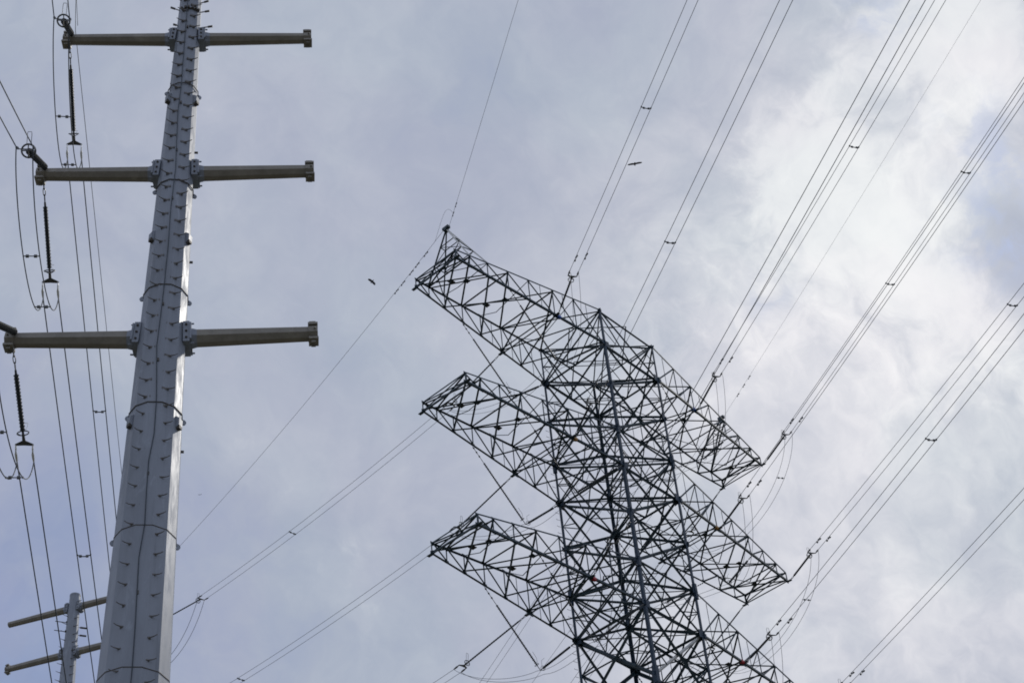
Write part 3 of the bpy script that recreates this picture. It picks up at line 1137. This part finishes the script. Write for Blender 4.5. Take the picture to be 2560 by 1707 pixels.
# the arms run along azimuth 154 / 334
P2, ax2, rd2 = pole(B2, T2, rad2, 0, 65.72, 64.6, ARMS2, "smaller distant steel pole low on the left, half hidden by the big pole", -5, 211.6, dict(joints=[60.2], cap=True))
b2 = MB()
b2.tube([V((0, 0, 0)), rd2(-70) * .16, rd2(-70) * .36 + V((0, 0, .03))], [.035, .02, .014], 5)
s2 = b2.build("step_bolt", M_DARK, P2, local=True)
b3 = MB()
b3.tube([V((0, 0, 0)), rd2(60) * .16, rd2(60) * .34 + V((0, 0, .03))], [.035, .022, .016], 5)
s3 = b3.build("step_bolt", M_DARK, P2, local=True)
for s_o, th, dz in ((s2, -72, 0), (s3, 8, -.3)):
    z = 64.0
    first = True
    while z > 50:
        o_ = s_o if first else s_o.copy()
        if not first:
            COL.objects.link(o_)
            o_.parent = P2
        first = False
        o_.location = ax2(z + dz) + rd2(th) * rad2(z + dz) - P2.location
        z -= .62
for z, th in ((63.55, -84), (62.85, -84), (63.3, 95), (62.7, 95)):
    b = MB()
    o = rd2(th)
    c = ax2(z) + o * rad2(z)
    if th < 0:
        b.tube([c - o * .1, c + o * .75], .03, 6)
        b.box(c + rd2(-30) * .1 - o * .35, o, V((0, 0, 1)), o.cross(V((0, 0, 1))), .7, .08, .1)
    else:
        b.tube([c - o * .05, c + o * .12], .02, 5)
        b.box(c + o * .32, o, V((0, 0, 1)), o.cross(V((0, 0, 1))), .44, .09, .09)
    b.build("ladder_clip", M_DARK, P2)

tip2 = ax2(61.229) + V((math.cos(math.radians(64.6)), -math.sin(math.radians(64.6)), 0)) * 4.1
d_ = (PSTR - tip2)
h = az(FAR_AZ_L + 180)
pr = V((h.y, -h.x, 0))
string(tip2 + V((0, 0, -.1)), PSTR, pr, "long brown insulator reaching out right of the big pole to the twin wires", "insulators on the distant pole", chain=2.2, shed=.05, pitch=.1, ring=.16, horn=True)
jb = tip2 + V((-.4, 1.0, -3.4))
for k, sd_ in ((1, "left"), (-1, "right")):
    e = PSTR + pr * .2285 * k
    wire("jumper_cable", bez(e, e + V((.3, 2.0, -4.2)), jb + V((.6, -2.5, -1.4)) + pr * .1 * k, jb + V((-.8, 2.2, .9)) + pr * .1 * k, 26), .014, M_CAB,
         "%s of two slack cables curving down to the right edge of the big pole" % sd_, "jumper cable", "jumper cables at the distant pole")


# ------------------------------------------------------------------ birds
def bird(c, span, wing_dir, body_dir, droop, label, fold=0.0):
    """soaring bird seen from below: one continuous skin with body, fanned tail and two jointed wings"""
    c = V(c)
    wd = V(wing_dir).normalized()
    bd = V(body_dir)
    bd = (bd - wd * bd.dot(wd)).normalized()
    n = wd.cross(bd).normalized()
    if n.z < 0:
        n = -n
    b = MB()
    sp = span / 2
    # stations out along each wing: (distance, leading edge, trailing edge, height)
    st = [(-1., -.08, -.17, -.03), (-.93, .04, -.22, .0), (-.78, .14, -.25, .03), (-.5, .21, -.26, .07), (-.25, .17, -.28, .05), (-.09, .15, -.28, .01),
          (.09, .15, -.28, .01), (.25, .17, -.28, .05), (.5, .21, -.26, .07), (.78, .14, -.25, .03), (.93, .04, -.22, .0), (1., -.08, -.17, -.03)]
    rings = []
    for u, le, te, hz in st:
        f = 1 - fold * abs(u) * .5
        hz = hz + droop * abs(u)
        p = c + wd * u * sp * f + n * hz * sp
        th = .055 * sp * (1 - abs(u) * .8) + .004
        sw = -fold * abs(u) * .5
        rings.append([p + bd * (le + sw) * sp, p + bd * ((le + te) / 2 + sw) * sp + n * th, p + bd * (te + sw) * sp, p + bd * ((le + te) / 2 + sw) * sp - n * th])
    b.ring_solid(rings)
    bl = [(.40, .015), (.36, .045), (.29, .065), (.20, .075), (.10, .115), (-.05, .12), (-.18, .085), (-.28, .045)]
    b.ring_solid([[c + bd * x * sp + (wd * math.cos(q) + n * math.sin(q) * .9) * r * sp for q in [2 * math.pi * k / 10 for k in range(10)]] for x, r in bl])
    b.plate([c + bd * -.2 * sp - wd * .04 * sp, c + bd * -.2 * sp + wd * .04 * sp, c + bd * -.46 * sp + wd * .11 * sp, c + bd * -.49 * sp, c + bd * -.46 * sp - wd * .11 * sp], n, .02 * sp)
    return tag(b.build("bird", M_BIRD, None, True), label, "bird", "birds soaring in the sky")


CR, CU = rx.copy(), uy.copy()
bird((46.1, 24.4, 135.0), 1.6, CR + CU * .17, CU * -.45 + fwd * .9 + CR * .1, .04, "dark bird with wings spread wide beside the twin wires above the pylon")
bird((27.64, 46.74, 121.32), 1.15, CR * .75 - CU * .62, CU * .5 + CR * .6 + fwd * .4, -.1, "dark bird gliding left of the pylon's left peak", .35)
bird((141.42, 229.23, 256.13), 1.0, CR + CU * .1, CU * .4 + fwd, .1, "tiny speck of a bird low between the big pole and the pylon")
